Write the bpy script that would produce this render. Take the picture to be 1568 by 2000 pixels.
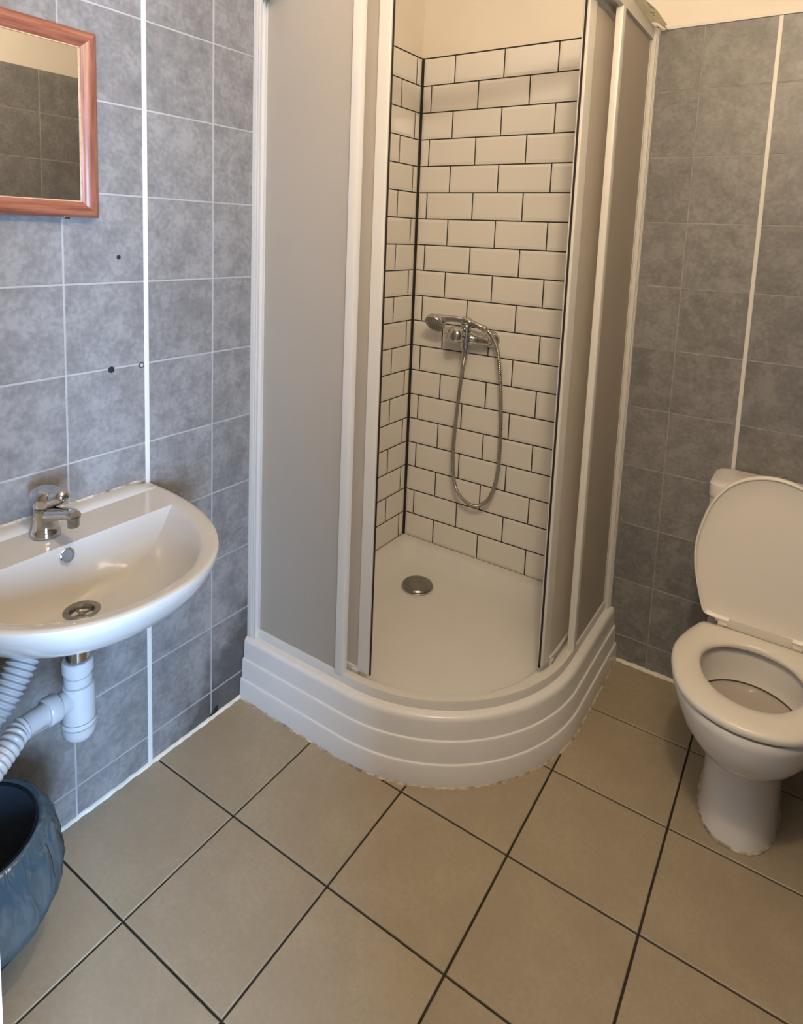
import bpy, math, random
from mathutils import Vector, Matrix, noise as mnoise

scene = bpy.context.scene
for o in list(bpy.data.objects):
    bpy.data.objects.remove(o, do_unlink=True)
COL = scene.collection
PI = math.pi
rnd = random.Random(7)

# ------------------------------------------------------------------ camera
F_PX, CX, CY = 1255.13, 788.12, 612.10
YAW, PITCH, ROLL = 0.5847, 0.1242, -0.0404
CAM = Vector((1.3797, -2.1502, 1.4307))
fwd = Vector((-math.sin(YAW) * math.cos(PITCH), math.cos(YAW) * math.cos(PITCH), -math.sin(PITCH)))
rgt = Vector((math.cos(YAW), math.sin(YAW), 0))
dwn = fwd.cross(rgt)
cr, sr = math.cos(ROLL), math.sin(ROLL)
r2 = cr * rgt + sr * dwn
d2 = -sr * rgt + cr * dwn
cam_data = bpy.data.cameras.new('camera')
cam = bpy.data.objects.new('camera', cam_data)
COL.objects.link(cam)
cam.matrix_world = Matrix(((r2.x, -d2.x, -fwd.x, CAM.x), (r2.y, -d2.y, -fwd.y, CAM.y), (r2.z, -d2.z, -fwd.z, CAM.z), (0, 0, 0, 1)))
cam_data.sensor_fit = 'HORIZONTAL'
cam_data.sensor_width = 36.0
cam_data.lens = 36.0 * F_PX / 1568.0
cam_data.shift_x = (784.0 - CX) / 1568.0
cam_data.shift_y = (CY - 1000.0) / 1568.0
cam_data.clip_start = 0.02
scene.camera = cam

# ------------------------------------------------------------------ light
world = bpy.data.worlds.new('world')
scene.world = world
world.use_nodes = True
world.node_tree.nodes['Background'].inputs[0].default_value = (0.75, 0.85, 1.0, 1)
world.node_tree.nodes['Background'].inputs[1].default_value = 0.25

def add_light(name, kind, loc, energy, color, **kw):
    d = bpy.data.lights.new(name, kind)
    d.energy = energy
    d.color = color
    for k, v in kw.items():
        if k not in ('look',):
            setattr(d, k, v)
    o = bpy.data.objects.new(name, d)
    COL.objects.link(o)
    o.location = loc
    if 'look' in kw:
        o.rotation_euler = (Vector(kw['look']) - Vector(loc)).to_track_quat('-Z', 'Y').to_euler()
    return o

# warm ceiling bulb and cool daylight coming in through the open doorway
add_light('ceiling_bulb', 'POINT', (1.30, -1.70, 2.24), 37.5, (1.0, 0.80, 0.57), shadow_soft_size=0.05)
add_light('doorway_daylight', 'AREA', (3.00, -2.90, 1.08), 320.0, (0.44, 0.66, 1.0), shape='RECTANGLE', size=1.0, size_y=1.25, look=(0.0, -1.25, 0.85))

scene.view_settings.view_transform = 'Standard'
scene.view_settings.look = 'None'
scene.view_settings.exposure = 0.0
scene.view_settings.gamma = 1.0
scene.view_settings.use_curve_mapping = False

# ------------------------------------------------------------------ materials
def new_mat(name):
    m = bpy.data.materials.new(name)
    m.use_nodes = True
    nt = m.node_tree
    return m, nt, nt.nodes['Principled BSDF']

def plain(name, col, rough=0.5, metal=0.0, spec=0.5, bump=0.0, bscale=80.0, var=0.0, vscale=6.0, coat=0.0):
    m, nt, b = new_mat(name)
    b.inputs['Base Color'].default_value = (*col, 1)
    b.inputs['Roughness'].default_value = rough
    b.inputs['Metallic'].default_value = metal
    b.inputs['Specular IOR Level'].default_value = spec
    b.inputs['Coat Weight'].default_value = coat
    tc = nt.nodes.new('ShaderNodeTexCoord')
    if var > 0:
        n = nt.nodes.new('ShaderNodeTexNoise')
        n.inputs['Scale'].default_value = vscale
        n.inputs['Detail'].default_value = 6
        nt.links.new(tc.outputs['Object'], n.inputs['Vector'])
        r = nt.nodes.new('ShaderNodeValToRGB')
        r.color_ramp.elements[0].position = 0.3
        r.color_ramp.elements[1].position = 0.7
        r.color_ramp.elements[0].color = (*[c * (1 - var) for c in col], 1)
        r.color_ramp.elements[1].color = (*[min(1, c * (1 + var)) for c in col], 1)
        nt.links.new(n.outputs['Fac'], r.inputs['Fac'])
        nt.links.new(r.outputs['Color'], b.inputs['Base Color'])
    if bump > 0:
        n2 = nt.nodes.new('ShaderNodeTexNoise')
        n2.inputs['Scale'].default_value = bscale
        n2.inputs['Detail'].default_value = 4
        nt.links.new(tc.outputs['Object'], n2.inputs['Vector'])
        bp = nt.nodes.new('ShaderNodeBump')
        bp.inputs['Strength'].default_value = bump
        bp.inputs['Distance'].default_value = 0.002
        nt.links.new(n2.outputs['Fac'], bp.inputs['Height'])
        nt.links.new(bp.outputs['Normal'], b.inputs['Normal'])
    return m

def mottled(name, c0, c1, c2, rough, spec, s1, s2, rand_shift=True, bump=0.08, bright=0.06, stretch=(1, 1, 1), coat=0.0, dirt=False):
    """stone-like printed tile: two noises mixed, shifted per tile"""
    m, nt, b = new_mat(name)
    N, L = nt.nodes, nt.links
    tc = N.new('ShaderNodeTexCoord')
    oi = N.new('ShaderNodeObjectInfo')
    sc = N.new('ShaderNodeVectorMath'); sc.operation = 'SCALE'
    comb = N.new('ShaderNodeCombineXYZ')
    L.new(oi.outputs['Random'], comb.inputs[0]); L.new(oi.outputs['Random'], comb.inputs[1])
    L.new(comb.outputs[0], sc.inputs[0]); sc.inputs['Scale'].default_value = 37.0 if rand_shift else 0.0
    mp = N.new('ShaderNodeMapping'); mp.inputs['Scale'].default_value = stretch
    L.new(tc.outputs['Object'], mp.inputs['Vector'])
    ad = N.new('ShaderNodeVectorMath'); ad.operation = 'ADD'
    L.new(mp.outputs[0], ad.inputs[0]); L.new(sc.outputs[0], ad.inputs[1])
    n1 = N.new('ShaderNodeTexNoise'); n1.inputs['Scale'].default_value = s1; n1.inputs['Detail'].default_value = 8; n1.inputs['Roughness'].default_value = 0.65
    n2 = N.new('ShaderNodeTexNoise'); n2.inputs['Scale'].default_value = s2; n2.inputs['Detail'].default_value = 5
    L.new(ad.outputs[0], n1.inputs['Vector']); L.new(ad.outputs[0], n2.inputs['Vector'])
    mx = N.new('ShaderNodeMath'); mx.operation = 'MULTIPLY_ADD'
    L.new(n2.outputs['Fac'], mx.inputs[0]); mx.inputs[1].default_value = 0.35; 
    m2 = N.new('ShaderNodeMath'); m2.operation = 'MULTIPLY'; m2.inputs[1].default_value = 0.65
    L.new(n1.outputs['Fac'], m2.inputs[0]); L.new(m2.outputs[0], mx.inputs[2])
    r = N.new('ShaderNodeValToRGB')
    r.color_ramp.elements[0].position = 0.33; r.color_ramp.elements[0].color = (*c0, 1)
    r.color_ramp.elements[1].position = 0.60; r.color_ramp.elements[1].color = (*c2, 1)
    e = r.color_ramp.elements.new(0.5); e.color = (*c1, 1)
    L.new(mx.outputs[0], r.inputs['Fac'])
    hs = N.new('ShaderNodeHueSaturation')
    mr = N.new('ShaderNodeMapRange'); mr.inputs['To Min'].default_value = 1 - bright; mr.inputs['To Max'].default_value = 1 + bright
    L.new(oi.outputs['Random'], mr.inputs['Value']); L.new(mr.outputs[0], hs.inputs['Value'])
    L.new(r.outputs['Color'], hs.inputs['Color']); L.new(hs.outputs[0], b.inputs['Base Color'])
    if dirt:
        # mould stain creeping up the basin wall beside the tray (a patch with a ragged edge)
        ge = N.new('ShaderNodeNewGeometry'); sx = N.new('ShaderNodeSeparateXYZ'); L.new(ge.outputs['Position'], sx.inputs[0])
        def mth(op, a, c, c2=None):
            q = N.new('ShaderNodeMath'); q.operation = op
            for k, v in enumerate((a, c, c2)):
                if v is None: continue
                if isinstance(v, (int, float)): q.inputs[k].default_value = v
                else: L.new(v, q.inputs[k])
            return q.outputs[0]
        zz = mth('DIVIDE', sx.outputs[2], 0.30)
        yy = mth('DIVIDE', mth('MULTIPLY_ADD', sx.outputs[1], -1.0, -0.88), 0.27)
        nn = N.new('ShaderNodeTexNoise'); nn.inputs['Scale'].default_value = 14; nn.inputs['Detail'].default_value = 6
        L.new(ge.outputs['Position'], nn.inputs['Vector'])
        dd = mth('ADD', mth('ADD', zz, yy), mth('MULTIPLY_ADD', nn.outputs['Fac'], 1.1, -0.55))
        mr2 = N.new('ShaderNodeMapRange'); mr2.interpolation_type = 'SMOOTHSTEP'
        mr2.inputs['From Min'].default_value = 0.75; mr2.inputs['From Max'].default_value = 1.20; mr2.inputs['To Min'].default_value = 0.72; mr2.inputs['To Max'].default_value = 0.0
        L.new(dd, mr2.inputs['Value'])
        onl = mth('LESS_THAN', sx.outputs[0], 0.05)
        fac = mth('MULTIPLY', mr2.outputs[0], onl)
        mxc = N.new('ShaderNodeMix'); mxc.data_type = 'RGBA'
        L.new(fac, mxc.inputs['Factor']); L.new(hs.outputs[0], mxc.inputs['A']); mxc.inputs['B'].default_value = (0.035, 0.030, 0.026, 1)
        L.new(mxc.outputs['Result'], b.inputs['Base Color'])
    b.inputs['Roughness'].default_value = rough
    b.inputs['Specular IOR Level'].default_value = spec
    b.inputs['Coat Weight'].default_value = coat
    bp = N.new('ShaderNodeBump'); bp.inputs['Strength'].default_value = bump; bp.inputs['Distance'].default_value = 0.001
    L.new(n2.outputs['Fac'], bp.inputs['Height']); L.new(bp.outputs['Normal'], b.inputs['Normal'])
    return m

M = {}
M['plaster'] = plain('cream_paint', (0.80, 0.74, 0.66), 0.75, bump=0.15, bscale=60, var=0.02, spec=0.2)
M['ceiling'] = plain('ceiling_paint', (0.80, 0.77, 0.70), 0.8, spec=0.2)
M['grey_tile'] = mottled('grey_stone_tile', (0.148, 0.144, 0.143), (0.212, 0.208, 0.207), (0.266, 0.261, 0.258), 0.42, 0.45, 16, 85, dirt=True)
M['grey_grout'] = plain('pale_grout', (0.36, 0.355, 0.35), 0.7, var=0.12, vscale=14)
M['dull_grout'] = plain('dull_grout', (0.31, 0.30, 0.285), 0.7, var=0.25, vscale=9)
M['black_grout'] = plain('dark_grout', (0.020, 0.016, 0.013), 0.8)
M['subway'] = plain('white_glazed_ceramic', (0.80, 0.775, 0.73), 0.14, spec=0.5, bump=0.03, bscale=7)
M['floor_tile'] = mottled('beige_floor_tile', (0.330, 0.272, 0.190), (0.358, 0.298, 0.210), (0.386, 0.326, 0.232), 0.42, 0.4, 5, 120, bright=0.03, bump=0.05)
M['floor_grout'] = plain('brown_floor_grout', (0.030, 0.022, 0.016), 0.85, var=0.3, vscale=25)
M['white_metal'] = plain('white_painted_aluminium', (0.66, 0.645, 0.61), 0.35, spec=0.45)
M['acrylic'] = plain('white_acrylic', (0.74, 0.735, 0.72), 0.24, spec=0.5, var=0.015, vscale=9)
M['ceramic'] = plain('white_ceramic', (0.50, 0.485, 0.46), 0.08, spec=0.5)
M['toilet_ceramic'] = plain('toilet_ceramic', (0.74, 0.715, 0.68), 0.13, spec=0.5)
M['toilet_plastic'] = plain('cream_toilet_plastic', (0.72, 0.68, 0.60), 0.30, spec=0.45)
M['chrome'] = plain('chrome', (0.60, 0.595, 0.59), 0.08, metal=1.0)
M['dull_chrome'] = plain('dull_chrome', (0.33, 0.32, 0.30), 0.30, metal=1.0, var=0.15, vscale=120)
M['hose_metal'] = plain('steel_hose', (0.46, 0.44, 0.41), 0.30, metal=1.0)
M['dark'] = plain('dark_recess', (0.012, 0.011, 0.010), 0.7)
M['seal'] = plain('black_rubber_seal', (0.015, 0.012, 0.010), 0.6)
M['pvc'] = plain('white_pvc', (0.43, 0.44, 0.45), 0.32, spec=0.45, var=0.03, vscale=20)
M['pvc_grey'] = plain('pale_grey_pvc', (0.40, 0.41, 0.42), 0.4, spec=0.4, var=0.04, vscale=20)
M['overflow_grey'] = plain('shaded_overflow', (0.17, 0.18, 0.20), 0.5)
M['trim'] = plain('white_plastic_strip', (0.68, 0.665, 0.63), 0.35)
M['caulk'] = plain('off_white_sealant', (0.70, 0.67, 0.58), 0.6, var=0.15, vscale=22)
M['dirty_caulk'] = mottled('grimy_sealant', (0.10, 0.07, 0.045), (0.42, 0.36, 0.27), (0.62, 0.57, 0.47), 0.7, 0.2, 22, 60, rand_shift=False)
M['waterline_shade'] = plain('waterline_shade', (0.07, 0.055, 0.04), 0.6)  # shade colour for the ring at the edge of the toilet water
M['water'] = plain('still_water', (0.42, 0.38, 0.33), 0.04, spec=0.5)
M['grey_nozzle'] = plain('grey_nozzle_face', (0.20, 0.20, 0.19), 0.4, var=0.5, vscale=260)
M['rubber_dots'] = plain('pale_nozzle', (0.50, 0.50, 0.48), 0.5)
M['white_paint'] = plain('white_door_paint', (0.80, 0.80, 0.79), 0.4)
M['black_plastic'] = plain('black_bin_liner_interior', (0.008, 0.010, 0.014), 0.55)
M['bin_plastic'] = plain('dark_bin_plastic', (0.02, 0.03, 0.045), 0.5)
M['dirt'] = mottled('dark_mould', (0.02, 0.018, 0.016), (0.05, 0.045, 0.04), (0.12, 0.11, 0.10), 0.8, 0.1, 40, 90, rand_shift=False)

def wood():
    m, nt, b = new_mat('reddish_wood')
    N, L = nt.nodes, nt.links
    tc = N.new('ShaderNodeTexCoord')
    mp = N.new('ShaderNodeMapping'); mp.inputs['Scale'].default_value = (45, 45, 2.5)
    L.new(tc.outputs['Object'], mp.inputs['Vector'])
    n = N.new('ShaderNodeTexNoise'); n.inputs['Scale'].default_value = 2.2; n.inputs['Detail'].default_value = 7; n.inputs['Roughness'].default_value = 0.6
    L.new(mp.outputs[0], n.inputs['Vector'])
    r = N.new('ShaderNodeValToRGB')
    r.color_ramp.elements[0].position = 0.3; r.color_ramp.elements[0].color = (0.11, 0.036, 0.021, 1)
    r.color_ramp.elements[1].position = 0.72; r.color_ramp.elements[1].color = (0.37, 0.160, 0.100, 1)
    e = r.color_ramp.elements.new(0.5); e.color = (0.235, 0.082, 0.048, 1)
    L.new(n.outputs['Fac'], r.inputs['Fac']); L.new(r.outputs['Color'], b.inputs['Base Color'])
    b.inputs['Roughness'].default_value = 0.32
    return m
M['wood'] = wood()
M['pale_wood'] = plain('worn_pale_wood', (0.52, 0.33, 0.20), 0.5, var=0.2, vscale=60)
M['mirror'] = plain('mirror_glass', (0.86, 0.87, 0.86), 0.015, metal=1.0)

def frosted(name, col, transl):
    m = bpy.data.materials.new(name)
    m.use_nodes = True
    nt = m.node_tree; N, L = nt.nodes, nt.links
    for n in list(N): N.remove(n)
    out = N.new('ShaderNodeOutputMaterial')
    d = N.new('ShaderNodeBsdfDiffuse'); d.inputs['Color'].default_value = (*col, 1)
    t = N.new('ShaderNodeBsdfTranslucent'); t.inputs['Color'].default_value = (*col, 1)
    g = N.new('ShaderNodeBsdfGlossy'); g.inputs['Roughness'].default_value = 0.38; g.inputs['Color'].default_value = (0.9, 0.9, 0.9, 1)
    m1 = N.new('ShaderNodeMixShader'); m1.inputs[0].default_value = transl
    L.new(d.outputs[0], m1.inputs[1]); L.new(t.outputs[0], m1.inputs[2])
    tc = N.new('ShaderNodeTexCoord')
    nz = N.new('ShaderNodeTexNoise'); nz.inputs['Scale'].default_value = 170; nz.inputs['Detail'].default_value = 2
    L.new(tc.outputs['Object'], nz.inputs['Vector'])
    bp = N.new('ShaderNodeBump'); bp.inputs['Strength'].default_value = 0.25; bp.inputs['Distance'].default_value = 0.002
    L.new(nz.outputs['Fac'], bp.inputs['Height'])
    for s in (d, t, g): L.new(bp.outputs[0], s.inputs['Normal'])
    rf = N.new('ShaderNodeBsdfRefraction'); rf.inputs['Roughness'].default_value = 0.42; rf.inputs['IOR'].default_value = 1.12; rf.inputs['Color'].default_value = (*[min(1, c * 1.15) for c in col], 1)
    m0 = N.new('ShaderNodeMixShader'); m0.inputs[0].default_value = 0.32
    L.new(m1.outputs[0], m0.inputs[1]); L.new(rf.outputs[0], m0.inputs[2])
    m2 = N.new('ShaderNodeMixShader'); m2.inputs[0].default_value = 0.05
    L.new(m0.outputs[0], m2.inputs[1]); L.new(g.outputs[0], m2.inputs[2])
    L.new(m2.outputs[0], out.inputs['Surface'])
    return m
M['frosted'] = frosted('frosted_panel', (0.78, 0.74, 0.68), 0.46)

def film(name, col, alpha, rough=0.18, print_col=None, transl=0.45, gloss=0.12):
    m = bpy.data.materials.new(name)
    m.use_nodes = True
    nt = m.node_tree; N, L = nt.nodes, nt.links
    for n in list(N): N.remove(n)
    out = N.new('ShaderNodeOutputMaterial')
    d = N.new('ShaderNodeBsdfDiffuse'); t = N.new('ShaderNodeBsdfTranslucent'); g = N.new('ShaderNodeBsdfGlossy'); tr = N.new('ShaderNodeBsdfTransparent')
    g.inputs['Roughness'].default_value = rough
    for q in (d, t): q.inputs['Color'].default_value = (*col, 1)
    if print_col:
        tc = N.new('ShaderNodeTexCoord')
        n = N.new('ShaderNodeTexNoise'); n.inputs['Scale'].default_value = 34; n.inputs['Detail'].default_value = 3
        L.new(tc.outputs['Object'], n.inputs['Vector'])
        r = N.new('ShaderNodeValToRGB'); r.color_ramp.interpolation = 'CONSTANT'
        r.color_ramp.elements[0].color = (*col, 1)
        r.color_ramp.elements[1].position = 0.60; r.color_ramp.elements[1].color = (*print_col, 1)
        L.new(n.outputs['Fac'], r.inputs['Fac'])
        for q in (d, t): L.new(r.outputs['Color'], q.inputs['Color'])
    m1 = N.new('ShaderNodeMixShader'); m1.inputs[0].default_value = transl
    L.new(d.outputs[0], m1.inputs[1]); L.new(t.outputs[0], m1.inputs[2])
    m2 = N.new('ShaderNodeMixShader'); m2.inputs[0].default_value = 1 - alpha
    tr.inputs['Color'].default_value = (*[0.5 + 0.5 * c for c in col], 1)
    L.new(m1.outputs[0], m2.inputs[1]); L.new(tr.outputs[0], m2.inputs[2])
    tcb = N.new('ShaderNodeTexCoord')
    nb = N.new('ShaderNodeTexNoise'); nb.inputs['Scale'].default_value = 9; nb.inputs['Detail'].default_value = 3
    mpb = N.new('ShaderNodeMapping'); mpb.inputs['Scale'].default_value = (1, 1, 0.35)
    L.new(tcb.outputs['Object'], mpb.inputs['Vector']); L.new(mpb.outputs[0], nb.inputs['Vector'])
    vb = N.new('ShaderNodeTexVoronoi'); vb.feature = 'DISTANCE_TO_EDGE'; vb.inputs['Scale'].default_value = 15
    mxv = N.new('ShaderNodeMix'); mxv.data_type = 'VECTOR'; mxv.inputs['Factor'].default_value = 0.35
    L.new(mpb.outputs[0], mxv.inputs['A']); L.new(nb.outputs['Color'], mxv.inputs['B']); L.new(mxv.outputs['Result'], vb.inputs['Vector'])
    bb = N.new('ShaderNodeBump'); bb.inputs['Strength'].default_value = 0.42; bb.inputs['Distance'].default_value = 0.012
    L.new(vb.outputs['Distance'], bb.inputs['Height'])
    for q in (d, t, g): L.new(bb.outputs[0], q.inputs['Normal'])
    m3 = N.new('ShaderNodeMixShader'); m3.inputs[0].default_value = gloss
    L.new(m2.outputs[0], m3.inputs[1]); L.new(g.outputs[0], m3.inputs[2])
    L.new(m3.outputs[0], out.inputs['Surface'])
    return m
M['blue_film'] = film('blue_translucent_film', (0.085, 0.165, 0.225), 0.76, 0.07, None, 0.35, 0.20)
M['green_film'] = film('pale_green_printed_film', (0.80, 0.80, 0.70), 0.55, 0.25, (0.05, 0.22, 0.03), 0.6)
M['teal_film'] = film('teal_film', (0.16, 0.36, 0.30), 0.75, 0.25)

# ------------------------------------------------------------------ mesh helpers
def link(name, me, mat=None, parent=None, loc=None, smooth=None):
    o = bpy.data.objects.new(name, me)
    COL.objects.link(o)
    if mat is not None and not me.materials:
        me.materials.append(M[mat])
    if parent is not None:
        o.parent = parent
    if loc is not None:
        o.location = loc
    if smooth is not None:
        me.shade_smooth()
        me.set_sharp_from_angle(angle=math.radians(smooth))
    return o

def empty(name, loc=(0, 0, 0)):
    o = bpy.data.objects.new(name, None)
    o.empty_display_size = 0.05
    COL.objects.link(o)
    o.location = loc
    return o

def tag(o, label, cat, group=None):
    o['label'] = label
    o['category'] = cat
    if group: o['group'] = group
    return o

def struct(o, label=None):
    o['kind'] = 'structure'
    if label: o['label'] = label
    return o

class MB:
    def __init__(s): s.v = []; s.f = []
    def add(s, vs, fs):
        n = len(s.v); s.v += [tuple(p) for p in vs]; s.f += [tuple(i + n for i in f) for f in fs]
        return s
    def box(s, x0, x1, y0, y1, z0, z1):
        return s.add([(x0, y0, z0), (x1, y0, z0), (x1, y1, z0), (x0, y1, z0), (x0, y0, z1), (x1, y0, z1), (x1, y1, z1), (x0, y1, z1)],
                     [(0, 3, 2, 1), (4, 5, 6, 7), (0, 1, 5, 4), (1, 2, 6, 5), (2, 3, 7, 6), (3, 0, 4, 7)])
    def rings(s, rings, cap0=True, cap1=True, closed=True):
        n = len(rings[0]); vs = [p for r in rings for p in r]; fs = []
        for i in range(len(rings) - 1):
            for j in range(n if closed else n - 1):
                k = (j + 1) % n
                fs.append((i * n + j, i * n + k, (i + 1) * n + k, (i + 1) * n + j))
        if cap0: fs.append(tuple(reversed(range(n))))
        if cap1: fs.append(tuple(range((len(rings) - 1) * n, len(rings) * n)))
        return s.add(vs, fs)
    def lathe(s, prof, c=(0, 0, 0), axis='z', seg=32, cap=True):
        """prof: (radius, height) along axis from c"""
        R = []
        for r, h in prof:
            ring = []
            for k in range(seg):
                a = 2 * PI * k / seg
                ca, sa = r * math.cos(a), r * math.sin(a)
                if axis == 'z': p = (c[0] + ca, c[1] + sa, c[2] + h)
                elif axis == 'x': p = (c[0] + h, c[1] + ca, c[2] + sa)
                else: p = (c[0] + sa, c[1] + h, c[2] + ca)
                ring.append(p)
            R.append(ring)
        return s.rings(R, cap, cap)
    def tube(s, pts, rad, seg=12, cap=True):
        pts = [Vector(p) for p in pts]
        n = len(pts)
        rads = rad if isinstance(rad, (list, tuple)) else [rad] * n
        t0 = (pts[1] - pts[0]).normalized()
        up = Vector((0, 0, 1)) if abs(t0.z) < 0.9 else Vector((1, 0, 0))
        u = t0.cross(up).normalized()
        R = []
        for i in range(n):
            t = (pts[min(i + 1, n - 1)] - pts[max(i - 1, 0)]).normalized()
            u = (u - t * u.dot(t)).normalized()
            w = t.cross(u)
            R.append([pts[i] + rads[i] * (math.cos(2 * PI * k / seg) * u + math.sin(2 * PI * k / seg) * w) for k in range(seg)])
        return s.rings(R, cap, cap)
    def mesh(s, name):
        me = bpy.data.meshes.new(name)
        me.from_pydata(s.v, [], s.f)
        me.validate()
        import bmesh
        bm = bmesh.new(); bm.from_mesh(me)
        bmesh.ops.recalc_face_normals(bm, faces=bm.faces)
        bm.to_mesh(me); bm.free()
        return me
    def build(s, name, mat, parent=None, smooth=None, org=None):
        """org: world point that becomes the object's origin (parent origin subtracted)"""
        if org is not None:
            s.v = [(p[0] - org[0], p[1] - org[1], p[2] - org[2]) for p in s.v]
        o = link(name, s.mesh(name), mat, parent, None, smooth)
        if org is not None:
            po = parent.location if parent is not None else Vector((0, 0, 0))
            o.location = Vector(org) - po
        elif parent is not None:
            o.location = -parent.location
        return o

def bevel(o, w, seg=2, angle=40):
    md = o.modifiers.new('bevel', 'BEVEL')
    md.width = w; md.segments = seg; md.limit_method = 'ANGLE'; md.angle_limit = math.radians(angle)
    md.harden_normals = False
    return o

def spline(pts, n, closed=False):
    """Catmull-Rom through pts, n samples per span"""
    P = [Vector(p) for p in pts]
    out = []
    m = len(P)
    spans = m if closed else m - 1
    for i in range(spans):
        if closed:
            a, b, c, d = P[(i - 1) % m], P[i], P[(i + 1) % m], P[(i + 2) % m]
        else:
            a, b, c, d = P[max(i - 1, 0)], P[i], P[i + 1], P[min(i + 2, m - 1)]
        for k in range(n):
            t = k / n
            out.append(0.5 * ((2 * b) + (c - a) * t + (2 * a - 5 * b + 4 * c - d) * t * t + (3 * b - a - 3 * c + d) * t ** 3))
    if not closed: out.append(P[-1])
    return out

# ------------------------------------------------------------------ room shell
RX = 1.635          # right wall
FY = -1.93          # inner face of the front wall (door wall)
CZ = 2.62
T = 0.008           # tile layer thickness
DOOR_X0, DOOR_X1, DOOR_Z = 0.818, 1.59, 2.02

wall_left = struct(MB().box(-0.12, -T, FY - 0.12, 0.12, -0.10, CZ).build('wall_left', 'plaster'), 'tiled wall behind the basin and mirror, cream painted above')
wall_back = struct(MB().box(-T, RX + 0.12, T, 0.12, -0.10, CZ).build('wall_back', 'plaster'), 'tiled wall behind the shower and toilet, cream painted above')
wall_right = struct(MB().box(RX + T, RX + 0.12, FY - 0.12, T, -0.10, CZ).build('wall_right', 'plaster'), 'grey tiled side wall seen in the mirror')
fw = MB()
fw.box(-T, DOOR_X0 - 0.005, FY - 0.10, FY, -0.10, CZ)
fw.box(DOOR_X1 + 0.005, RX + T, FY - 0.10, FY, -0.10, CZ)
fw.box(DOOR_X0 - 0.005, DOOR_X1 + 0.005, FY - 0.10, FY, DOOR_Z + 0.005, CZ)
wall_front = struct(fw.build('wall_front', 'plaster'), 'cream painted wall around the doorway')
ceiling = struct(MB().box(-0.12, RX + 0.12, FY - 0.10, 0.12, CZ, CZ + 0.1).build('ceiling', 'ceiling'), 'plain white ceiling')
floor = struct(MB().box(-0.12, RX + 0.12, -3.6, 0.12, -0.10, -0.004).build('floor', 'floor_grout'), 'beige tiled floor with dark joints')

# door casing: inner corner shows along the picture's edge
dj = MB()
dj.box(DOOR_X0 - 0.03, DOOR_X0, FY - 0.12, FY + 0.012, 0, DOOR_Z)
dj.box(DOOR_X1, DOOR_X1 + 0.03, FY - 0.12, FY + 0.012, 0, DOOR_Z)
dj.box(DOOR_X0 - 0.03, DOOR_X1 + 0.03, FY - 0.12, FY + 0.012, DOOR_Z, DOOR_Z + 0.03)
door = struct(bevel(dj.build('door_1', 'white_paint'), 0.003), 'white painted door frame at the edge of the room')

# ---- generic tiles from convex polygons in a plane
def inset_poly(poly, d):
    n = len(poly); out = []
    for i in range(n):
        p0, p1, p2 = Vector(poly[i - 1]), Vector(poly[i]), Vector(poly[(i + 1) % n])
        e1 = (p1 - p0).normalized(); e2 = (p2 - p1).normalized()
        n1 = Vector((-e1.y, e1.x)); n2 = Vector((-e2.y, e2.x))
        k = 1 + n1.dot(n2)
        out.append(p1 + (n1 + n2) * (d / max(k, 0.2)))
    return out

def clip_poly(poly, x0, x1, y0, y1):
    def cut(P, f, inter):
        out = []
        for i in range(len(P)):
            a, b = P[i - 1], P[i]
            if f(b):
                if not f(a): out.append(inter(a, b))
                out.append(b)
            elif f(a): out.append(inter(a, b))
        return out
    def ix(v): return lambda a, b: (v, a[1] + (b[1] - a[1]) * (v - a[0]) / (b[0] - a[0]))
    def iy(v): return lambda a, b: (a[0] + (b[0] - a[0]) * (v - a[1]) / (b[1] - a[1]), v)
    P = [tuple(p) for p in poly]
    for f, g in ((lambda p: p[0] >= x0, ix(x0)), (lambda p: p[0] <= x1, ix(x1)), (lambda p: p[1] >= y0, iy(y0)), (lambda p: p[1] <= y1, iy(y1))):
        P = cut(P, f, g)
        if len(P) < 3: return []
    return P

tile_cache = {}
def tile(name, parent, poly, to3, org2, mat, th, bw, bh):
    """poly (CCW) in plane coords; to3(u,v,h) maps to world, h = height above the wall's backing"""
    rel = [(p[0] - org2[0], p[1] - org2[1]) for p in poly]
    key = (mat, name, to3, tuple((round(a, 4), round(b, 4)) for a, b in rel))
    o0 = Vector(to3(org2[0], org2[1], 0))
    if key not in tile_cache:
        ins = inset_poly(rel, bw)
        def w(p, h): return Vector(to3(p[0] + org2[0], p[1] + org2[1], h)) - o0
        mb = MB()
        mb.rings([[w(p, 0) for p in rel], [w(p, th - bh) for p in rel], [w(p, th) for p in ins]], cap0=False)
        me = mb.mesh(name)
        me.materials.append(M[mat])
        tile_cache[key] = me
    o = bpy.data.objects.new(name, tile_cache[key])
    COL.objects.link(o)
    o.parent = parent
    o.location = o0 - parent.location
    return o

def rect(u0, u1, v0, v1): return [(u0, v0), (u1, v0), (u1, v1), (u0, v1)]

# plane maps: h measured from the grout layer (2 mm behind the tile face)
TB = 0.004
def to_left(u, v, h): return (-TB + h, -u, v)       # u = distance from the corner along the wall
def to_back(u, v, h): return (u, TB - h, v)
def to_right(u, v, h): return (RX + TB - h, -u, v)
def to_floor(u, v, h): return (u, v, -TB + h)

SH = 0.856                     # tiles of the shower reach this far from the corner
ZT_SUB, ROW = 2.0914, 0.1004   # top of white tiles, course height
ZT_GREY = 2.080

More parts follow.
